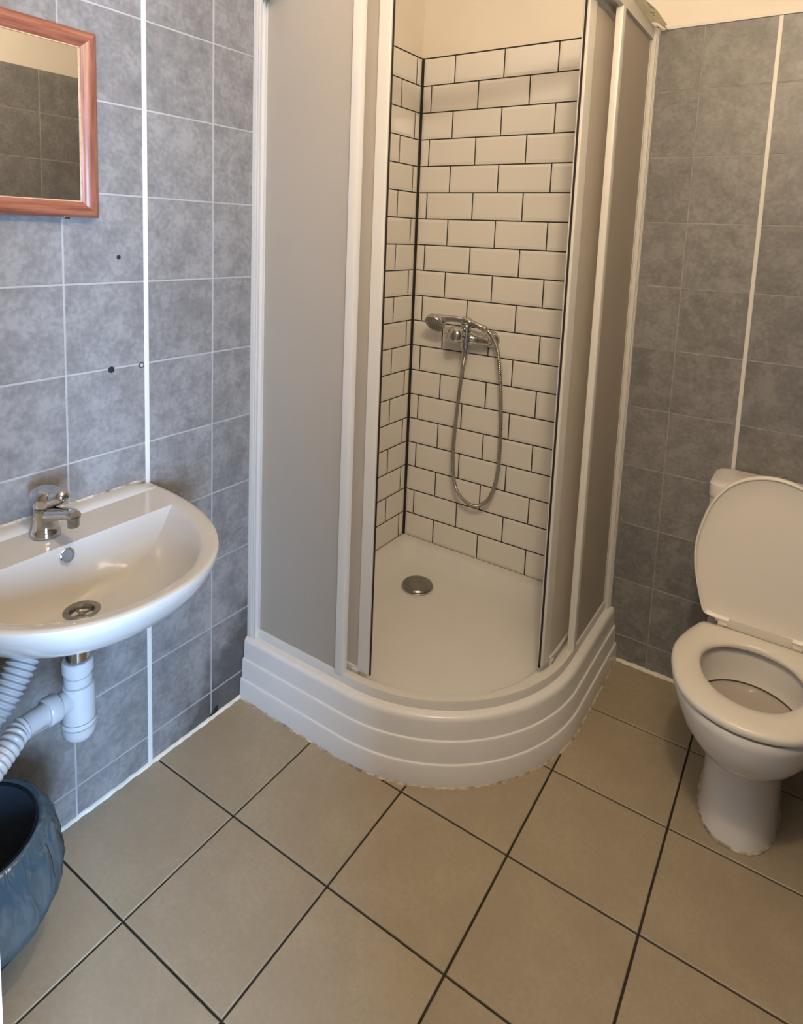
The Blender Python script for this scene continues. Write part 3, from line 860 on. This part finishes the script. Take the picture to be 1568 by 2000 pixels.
for z, a, b, sh in ((0.060, 0.021, 0.021, 0), (0.064, 0.028, 0.027, 0.001), (0.072, 0.033, 0.031, 0.003), (0.084, 0.036, 0.032, 0.006), (0.092, 0.035, 0.030, 0.008), (0.098, 0.030, 0.025, 0.009), (0.102, 0.020, 0.016, 0.009), (0.1035, 0.006, 0.005, 0.009)):
    R_.append([(TX + sh + a * math.cos(2 * PI * k / 40), TY + b * math.sin(2 * PI * k / 40) * (1 + 0.10 * math.cos(4 * PI * k / 40)), TZ + z) for k in range(40)])
MB().rings(R_).build('lever_handle', 'chrome', tp, 50)
MB().tube(spline([(TX + 0.020, TY, TZ + 0.080), (TX + 0.050, TY, TZ + 0.092), (TX + 0.076, TY, TZ + 0.103)], 4), [0.0175, 0.0172, 0.0168, 0.0162, 0.0155, 0.0148, 0.0140, 0.0125, 0.008], 16).build('lever_tip', 'chrome', tp, 50)

# bottle trap and corrugated waste hose
PX, PY = 0.200, SY - 0.008
tr_ = empty('bottle_trap', (PX, PY, 0.39))
tag(tr_, 'white plastic bottle trap under the wash basin', 'drain trap')
def L_(prof, name, mat, seg=36): return MB().lathe([(r_ * 0.93, h_) for r_, h_ in prof], (PX, PY, 0.004), 'z', seg).build(name, mat, tr_, 35)
L_([(0.024, 0.540), (0.0245, 0.545), (0.0245, 0.6455)], 'tailpiece', 'chrome')
L_([(0.024, 0.501), (0.0285, 0.505), (0.0285, 0.522), (0.0262, 0.523), (0.0262, 0.530), (0.0315, 0.531), (0.0315, 0.552), (0.029, 0.555), (0.0245, 0.555)], 'coupling_nut', 'pvc')
L_([(0.0335, 0.4100), (0.0335, 0.494), (0.0315, 0.502), (0.026, 0.505)], 'trap_body', 'pvc')
cup = [(0.004, 0.3790), (0.014, 0.3805), (0.024, 0.3850), (0.031, 0.3930), (0.0345, 0.4030), (0.0360, 0.4130), (0.0372, 0.4165), (0.0340, 0.4172), (0.0340, 0.4200), (0.0368, 0.4207), (0.0362, 0.4280), (0.0336, 0.4270)]
L_(cup, 'trap_cup', 'pvc')
bd = Vector((0.06, -0.995, 0.05)).normalized()
b0 = Vector((PX, PY, 0.480))
disc_along(MB(), [(0.022, 0.020), (0.022, 0.045), (0.0265, 0.046), (0.0275, 0.050), (0.0275, 0.066), (0.0255, 0.069), (0.0215, 0.070)], b0, bd, 32).build('branch_nut', 'pvc', tr_, 40)
def corrugated(name, path, r, smooth_len, parent, mat, org=None):
    P = spline(path, 60)
    acc = 0; rads = []; prev = P[0]
    for p in P:
        acc += (p - prev).length; prev = p
        if acc < smooth_len: rads.append(r * 0.97)
        else: rads.append(r * (1 + 0.085 * math.copysign(abs(math.sin(acc * 2 * PI / 0.0105 / 1.0)) ** 0.6, math.sin(acc * 2 * PI / 0.0105))))
    return MB().tube(P, rads, 24).build(name, mat, parent, 60, org)
e0 = b0 + bd * 0.068
corrugated('waste_hose', [tuple(e0), tuple(e0 + bd * 0.05 + Vector((0.002, 0, -0.004))), (0.230, -1.655, 0.474), (0.258, -1.74, 0.440), (0.20, -1.83, 0.37), (0.04, -1.86, 0.33)], 0.0215, 0.042, tr_, 'pvc')
ch_ = corrugated('drain_pipe', [(0.125, -1.545, 0.615), (0.135, -1.566, 0.585), (0.150, -1.600, 0.548), (0.160, -1.650, 0.500), (0.150, -1.73, 0.44), (0.07, -1.80, 0.41), (0.026, -1.83, 0.405)], 0.027, 0.0, None, 'pvc_grey', org=(0.12, -1.60, 0.55))
tag(ch_, 'pale grey corrugated pipe running down behind the bottle trap', 'drain pipe')

# ------------------------------------------------------------------ mirror
mi = empty('wall_mirror', (0.0, -1.4915, 1.436))
tag(mi, 'small wall mirror in a reddish wooden frame above the basin', 'mirror')
my0, my1, mz0, mz1 = -1.652, -1.331, 1.436, 1.8255
fwid = 0.0345
msec = [(0.0, 0.004), (0.0, 0.020), (0.003, 0.0235), (0.011, 0.0255), (0.019, 0.0240), (0.025, 0.0195), (0.029, 0.0185), (0.0325, 0.0170), (fwid, 0.0150), (fwid, 0.004)]
def rail(a, b, inw):
    """mitred moulding from corner a to corner b (y,z); inw = inward direction"""
    A, B, I = Vector(a), Vector(b), Vector(inw)
    d = (B - A).normalized()
    r0, r1 = [], []
    for w, h in msec:
        p = A + I * w + d * w; q_ = B + I * w - d * w
        r0.append((h, p.x, p.y)); r1.append((h, q_.x, q_.y))
    return MB().rings([r0, r1])
cor = {'bl': (my0, mz0), 'br': (my1, mz0), 'tr': (my1, mz1), 'tl': (my0, mz1)}
def wrail(a, b, inw):
    o = rail(cor[a], cor[b], inw).build('frame_rail', 'wood', mi, 40)
    return o
wrail('bl', 'tl', (1, 0)); wrail('br', 'tr', (-1, 0))
# horizontal rails: own wood grain direction through a rotated object frame
for a, b, inw in (('bl', 'br', (0, 1)), ('tl', 'tr', (0, -1))):
    mb = rail(cor[a], cor[b], inw)
    mc = Vector((0.0, (my0 + my1) / 2, cor[a][1]))
    rot = Matrix.Rotation(PI / 2, 3, 'X')
    mb.v = [tuple(rot.inverted() @ (Vector(p) - mc)) for p in mb.v]
    o = link('frame_rail', mb.mesh('frame_rail'), 'wood', mi, mc - mi.location, 40)
    o.rotation_euler = (PI / 2, 0, 0)
fb = MB()
for (ya, yb, za, zb) in ((my0 + fwid - 0.0012, my0 + fwid + 0.0014, mz0 + fwid, mz1 - fwid), (my1 - fwid - 0.0014, my1 - fwid + 0.0012, mz0 + fwid, mz1 - fwid), (my0 + fwid, my1 - fwid, mz0 + fwid - 0.0012, mz0 + fwid + 0.0014), (my0 + fwid, my1 - fwid, mz1 - fwid - 0.0014, mz1 - fwid + 0.0012)):
    fb.box(0.013, 0.0158, ya, yb, za, zb)
fb.build('inner_bead', 'pale_wood', mi)
MB().box(0.006, 0.0135, my0 + 0.028, my1 - 0.028, mz0 + 0.028, mz1 - 0.028).build('mirror_glass', 'mirror', mi)
MB().box(0.002, 0.006, my0 + 0.006, my1 - 0.006, mz0 + 0.006, mz1 - 0.006).build('backing_board', 'dark', mi)
bevel(MB().box(0.002, 0.021, -1.409, -1.396, mz0 - 0.0045, mz0 + 0.001).build('mounting_clip', 'chrome', mi), 0.001)
# nail that the mirror rests on keeps the backing off the wall
MB().lathe([(0.002, -0.0035), (0.002, 0.004)], (0.0, -1.49, mz1 - 0.02), 'x', 10).build('hook', 'chrome', mi)

# ------------------------------------------------------------------ toilet
TC = 1.3165
toilet = empty('toilet', (TC, -0.35, 0))
tag(toilet, 'white close-coupled toilet with the lid up beside the shower', 'toilet')
half = [(0.0, -0.690), (0.060, -0.679), (0.112, -0.648), (0.150, -0.595), (0.171, -0.530), (0.1785, -0.475), (0.1755, -0.430), (0.164, -0.380), (0.147, -0.328), (0.139, -0.312), (0.125, -0.305), (0.060, -0.303)]
def outline(scx=1.0, y_shift=0.0, grow=0.0):
    P = [(x, y) for x, y in half]
    full = P + [(0.0, -0.303)] + [(-x, y) for x, y in reversed(P[1:])]
    S_ = spline([(x, y, 0) for x, y in full], 5, closed=True)
    out = []
    for p in S_:
        out.append((p.x, p.y))
    if grow:
        ins = inset_poly([(a, b) for a, b in out], -grow)
        out = [(p.x, p.y) for p in ins]
    return out
OUT = outline()
NO = len(OUT)
def egg(cy, hw, bf, bb, n=NO, pw=2.0, xs=0.0):
    """egg ring with same point order as OUT: starts at the front, goes to +x side first"""
    pts = []
    for k in range(n):
        a = 2 * PI * k / n
        x = hw * math.copysign(abs(math.sin(a)) ** (2 / pw), math.sin(a))
        c = math.cos(a)
        y = cy - (bf if c > 0 else bb) * math.copysign(abs(c) ** (2 / pw), c)
        pts.append((x + xs, y))
    return pts
def at_z(pts, z): return [(TC + x, y, z) for x, y in pts]
ZC = 0.388
bowl = [at_z(egg(-0.36, 0.092, 0.186, 0.20, pw=2.5), 0.001), at_z(egg(-0.36, 0.0915, 0.184, 0.20, pw=2.5), 0.012), at_z(egg(-0.36, 0.089, 0.172, 0.20, pw=2.4), 0.06), at_z(egg(-0.36, 0.087, 0.160, 0.20, pw=2.3), 0.12), at_z(egg(-0.365, 0.087, 0.152, 0.20, pw=2.2), 0.165),
        at_z(egg(-0.375, 0.093, 0.160, 0.205, pw=2.1), 0.195), at_z(egg(-0.395, 0.112, 0.188, 0.21), 0.225), at_z(egg(-0.415, 0.135, 0.218, 0.215), 0.258), at_z(egg(-0.430, 0.153, 0.234, 0.22), 0.295), at_z(egg(-0.440, 0.166, 0.240, 0.225), 0.335), at_z(egg(-0.445, 0.1755, 0.2440, 0.23), 0.366), at_z(egg(-0.445, 0.1780, 0.2455, 0.23), 0.379), at_z(egg(-0.445, 0.1755, 0.2425, 0.228), ZC),
        at_z(egg(-0.455, 0.128, 0.160, 0.130), ZC), at_z(egg(-0.455, 0.122, 0.153, 0.124), ZC - 0.006), at_z(egg(-0.455, 0.121, 0.152, 0.122), ZC - 0.030), at_z(egg(-0.454, 0.120, 0.151, 0.121), ZC - 0.060), at_z(egg(-0.453, 0.116, 0.147, 0.117), ZC - 0.098), at_z(egg(-0.448, 0.090, 0.115, 0.090), ZC - 0.130), at_z(egg(-0.445, 0.060, 0.080, 0.065), ZC - 0.160), at_z(egg(-0.44, 0.03, 0.04, 0.035), ZC - 0.175)]
MB().rings(bowl).build('bowl', 'toilet_ceramic', toilet, 50)
MB().rings([at_z(egg(-0.4535, 0.1165, 0.1475, 0.1175), ZC - 0.0945), at_z(egg(-0.4535, 0.1165, 0.1475, 0.1175), ZC - 0.0935)]).build('water', 'water', toilet)
# grime line where the pedestal meets the floor
MB().rings([at_z(egg(-0.36, 0.0935, 0.190, 0.20, pw=2.5), 0.0005), at_z(egg(-0.36, 0.0945, 0.1895, 0.20, pw=2.5), 0.003), at_z(egg(-0.36, 0.0915, 0.1855, 0.20, pw=2.5), 0.005)], cap0=False, cap1=False).build('sealant', 'dirty_caulk', toilet)
# shelf of china carrying the cistern
sh_ = MB()
def rrect(x0, x1, y0, y1, r, z, n=6):
    pts = []
    for cx, cy, a0 in ((x1 - r, y1 - r, 0), (x0 + r, y1 - r, PI / 2), (x0 + r, y0 + r, PI), (x1 - r, y0 + r, 1.5 * PI)):
        for k in range(n + 1):
            a = a0 + PI / 2 * k / n
            pts.append((cx + r * math.cos(a), cy + r * math.sin(a), z))
    return pts
sh_.rings([rrect(TC - 0.09, TC + 0.09, -0.30, -0.012, 0.03, 0.20), rrect(TC - 0.10, TC + 0.10, -0.30, -0.012, 0.03, 0.30), rrect(TC - 0.125, TC + 0.125, -0.30, -0.012, 0.03, 0.345), rrect(TC - 0.130, TC + 0.130, -0.30, -0.012, 0.03, 0.382), rrect(TC - 0.126, TC + 0.126, -0.296, -0.014, 0.03, 0.387)])
sh_.build('cistern_shelf', 'toilet_ceramic', toilet, 40)
CXA, CXB = TC - 0.170, TC + 0.170
MB().rings([rrect(CXA + 0.025, CXB - 0.025, -0.150, -0.010, 0.03, 0.388), rrect(CXA + 0.010, CXB - 0.010, -0.165, -0.010, 0.03, 0.41), rrect(CXA + 0.004, CXB - 0.004, -0.172, -0.010, 0.03, 0.50), rrect(CXA + 0.002, CXB - 0.002, -0.174, -0.010, 0.03, 0.713)]).build('cistern', 'toilet_ceramic', toilet, 40)
MB().rings([rrect(CXA, CXB, -0.178, -0.006, 0.03, 0.715), rrect(CXA - 0.001, CXB + 0.001, -0.179, -0.006, 0.031, 0.719), rrect(CXA - 0.001, CXB + 0.001, -0.179, -0.006, 0.031, 0.741), rrect(CXA, CXB, -0.178, -0.008, 0.03, 0.752), rrect(CXA + 0.010, CXB - 0.010, -0.168, -0.012, 0.026, 0.758), rrect(CXA + 0.03, CXB - 0.03, -0.15, -0.02, 0.02, 0.7595)]).build('cistern_lid', 'toilet_ceramic', toilet, 45)
bt = MB().lathe([(0.022, 0.0), (0.022, 0.006), (0.019, 0.009), (0.002, 0.0095)], (TC, -0.09, 0.759), 'z', 28).build('flush_button', 'chrome', toilet, 40)
# seat
ZSEAT = 0.396
hole = egg(-0.458, 0.1125, 0.140, 0.108)
def mixr(A, B, s): return [(a[0] + (b[0] - a[0]) * s, a[1] + (b[1] - a[1]) * s) for a, b in zip(A, B)]
ang = lambda p: math.atan2(p[0], -(p[1] + 0.458))
holeA = []
for p in OUT:
    a = ang(p)
    c, s_ = math.cos(a), math.sin(a)
    bf = 0.140 if c > 0 else 0.108
    rr = 1.0 / math.sqrt((s_ / 0.1125) ** 2 + (c / bf) ** 2)
    holeA.append((rr * s_, -0.458 - rr * c))
seat = [at_z(mixr(OUT, holeA, 0.10), ZSEAT - 0.001), at_z(mixr(OUT, holeA, 0.02), ZSEAT), at_z(OUT, ZSEAT + 0.006), at_z(mixr(OUT, holeA, 0.01), ZSEAT + 0.012), at_z(mixr(OUT, holeA, 0.07), ZSEAT + 0.0175), at_z(mixr(OUT, holeA, 0.25), ZSEAT + 0.020), at_z(mixr(OUT, holeA, 0.60), ZSEAT + 0.0195), at_z(mixr(OUT, holeA, 0.88), ZSEAT + 0.015), at_z(mixr(OUT, holeA, 0.97), ZSEAT + 0.009), at_z(holeA, ZSEAT + 0.004), at_z(mixr(OUT, holeA, 0.97), ZSEAT - 0.001)]
MB().rings(seat + [seat[0]], cap0=False, cap1=False).build('seat', 'toilet_plastic', toilet, 60)
# raised lid: its underside faces the room
HY, HZ = -0.288, ZSEAT + 0.026
lean = math.radians(9.5)
def lidp(p, d, g=0.0):
    """p in seat outline coords -> raised; d = distance off the lid plane towards the room"""
    L = -(p[1] + 0.300) * 1.055          # distance from the hinge line
    y = HY + L * math.sin(lean) - d * math.cos(lean)
    z = HZ + L * math.cos(lean) - d * math.sin(lean) * -1.0 * -1.0
    return (TC + p[0], y, z)
ctr = [(0.0, -0.47)] * NO
lid = [[lidp(p, d) for p in mixr(OUT, ctr, s)] for s, d in ((0.35, -0.018), (0.10, -0.014), (0.02, -0.006), (0.0, 0.002), (0.0, 0.008), (0.012, 0.0105), (0.028, 0.0100), (0.040, 0.0060), (0.060, 0.0035), (0.30, 0.0005), (0.70, -0.001))]
MB().rings(lid).build('lid', 'toilet_plastic', toilet, 50)
fl = MB()
fl.rings([[(TC - 0.074, y, z) for y, z in ((-0.2985, ZSEAT + 0.014), (-0.2965, HZ + 0.012), (-0.284, HZ + 0.014), (-0.276, ZSEAT + 0.010))], [(TC + 0.074, y, z) for y, z in ((-0.2985, ZSEAT + 0.014), (-0.2965, HZ + 0.012), (-0.284, HZ + 0.014), (-0.276, ZSEAT + 0.010))]])
fl.build('lid_flange', 'toilet_plastic', toilet)
MB().rings([at_z(egg(-0.4535, 0.1150, 0.1460, 0.1160), ZC - 0.0930), at_z(egg(-0.4537, 0.1168, 0.1478, 0.1178), ZC - 0.0895)], cap0=False, cap1=False).build('waterline_shadow', 'waterline_shade', toilet)  # dark ring paints in the thin shadow along the water's edge
for s in (-1, 1):
    hx = TC + s * 0.0865
    h = MB().box(hx - 0.0125, hx + 0.0125, -0.304, -0.270, ZC, ZSEAT + 0.024)
    hg = bevel(h.build('hinge', 'toilet_plastic', toilet), 0.003, 2)
    hp_ = MB().lathe([(0.0085, -0.020), (0.0085, 0.020)], (hx, -0.287, ZSEAT + 0.026), 'x', 18).build('hinge_pin', 'toilet_plastic', hg, 40)
    hp_.location = (0, 0, 0)
    MB().box(hx - 0.009, hx + 0.009, -0.3052, -0.3035, ZSEAT + 0.006, ZSEAT + 0.019).build('hinge_recess', 'bin_plastic' if False else 'dirty_caulk', hg).location = (0, 0, 0)

# ------------------------------------------------------------------ waste bin with bag
BX, BY = 0.165, -1.706
wb = empty('waste_bin', (BX, BY, 0))
tag(wb, 'dark round waste bin lined with a blue plastic bag under the basin', 'waste bin')
MB().lathe([(0.052, 0.002), (0.056, 0.006), (0.096, 0.15), (0.122, 0.296), (0.125, 0.300), (0.122, 0.302), (0.118, 0.298), (0.092, 0.15), (0.052, 0.012), (0.01, 0.012)], (BX, BY, 0), 'z', 48).build('bin_body', 'bin_plastic', wb, 40)
def bag_ring(rf, zf, seed, amp, n=160):
    out = []
    for k in range(n):
        a = 2 * PI * k / n
        v = Vector((2.2 * math.cos(a), 2.2 * math.sin(a), zf * 9 + seed))
        f = mnoise.noise(v) + 0.8 * mnoise.noise(v * 3.1) + 0.9 * (abs(mnoise.noise(v * 5.0)) - 0.25)
        fr = mnoise.noise(Vector((7 * math.cos(a), 7 * math.sin(a), zf * 4 + seed)))
        r_ = rf + amp * 0.55 * f + amp * 0.35 * fr
        x = BX + r_ * math.cos(a); y = BY + r_ * math.sin(a)
        out.append((max(x, 0.004), y, max(zf + 0.25 * amp * f, 0.004)))
    return out
prof0 = [(0.1215, 0.300, .0008), (0.1245, 0.3055, .001), (0.131, 0.304, .002), (0.140, 0.294, .004), (0.150, 0.276, .006), (0.158, 0.252, .007), (0.163, 0.226, .008), (0.164, 0.200, .009), (0.161, 0.178, .009), (0.155, 0.160, .010), (0.148, 0.146, .010), (0.141, 0.136, .010), (0.134, 0.130, .009)]
prof = [tuple(p) for p in spline(prof0, 3)]
bag = MB().rings([bag_ring(r_, z_, 1.7, am) for r_, z_, am in prof], cap0=False, cap1=False).build('bag', 'blue_film', wb, 80)
bag['label'] = 'crinkled blue translucent bin bag folded over the rim'
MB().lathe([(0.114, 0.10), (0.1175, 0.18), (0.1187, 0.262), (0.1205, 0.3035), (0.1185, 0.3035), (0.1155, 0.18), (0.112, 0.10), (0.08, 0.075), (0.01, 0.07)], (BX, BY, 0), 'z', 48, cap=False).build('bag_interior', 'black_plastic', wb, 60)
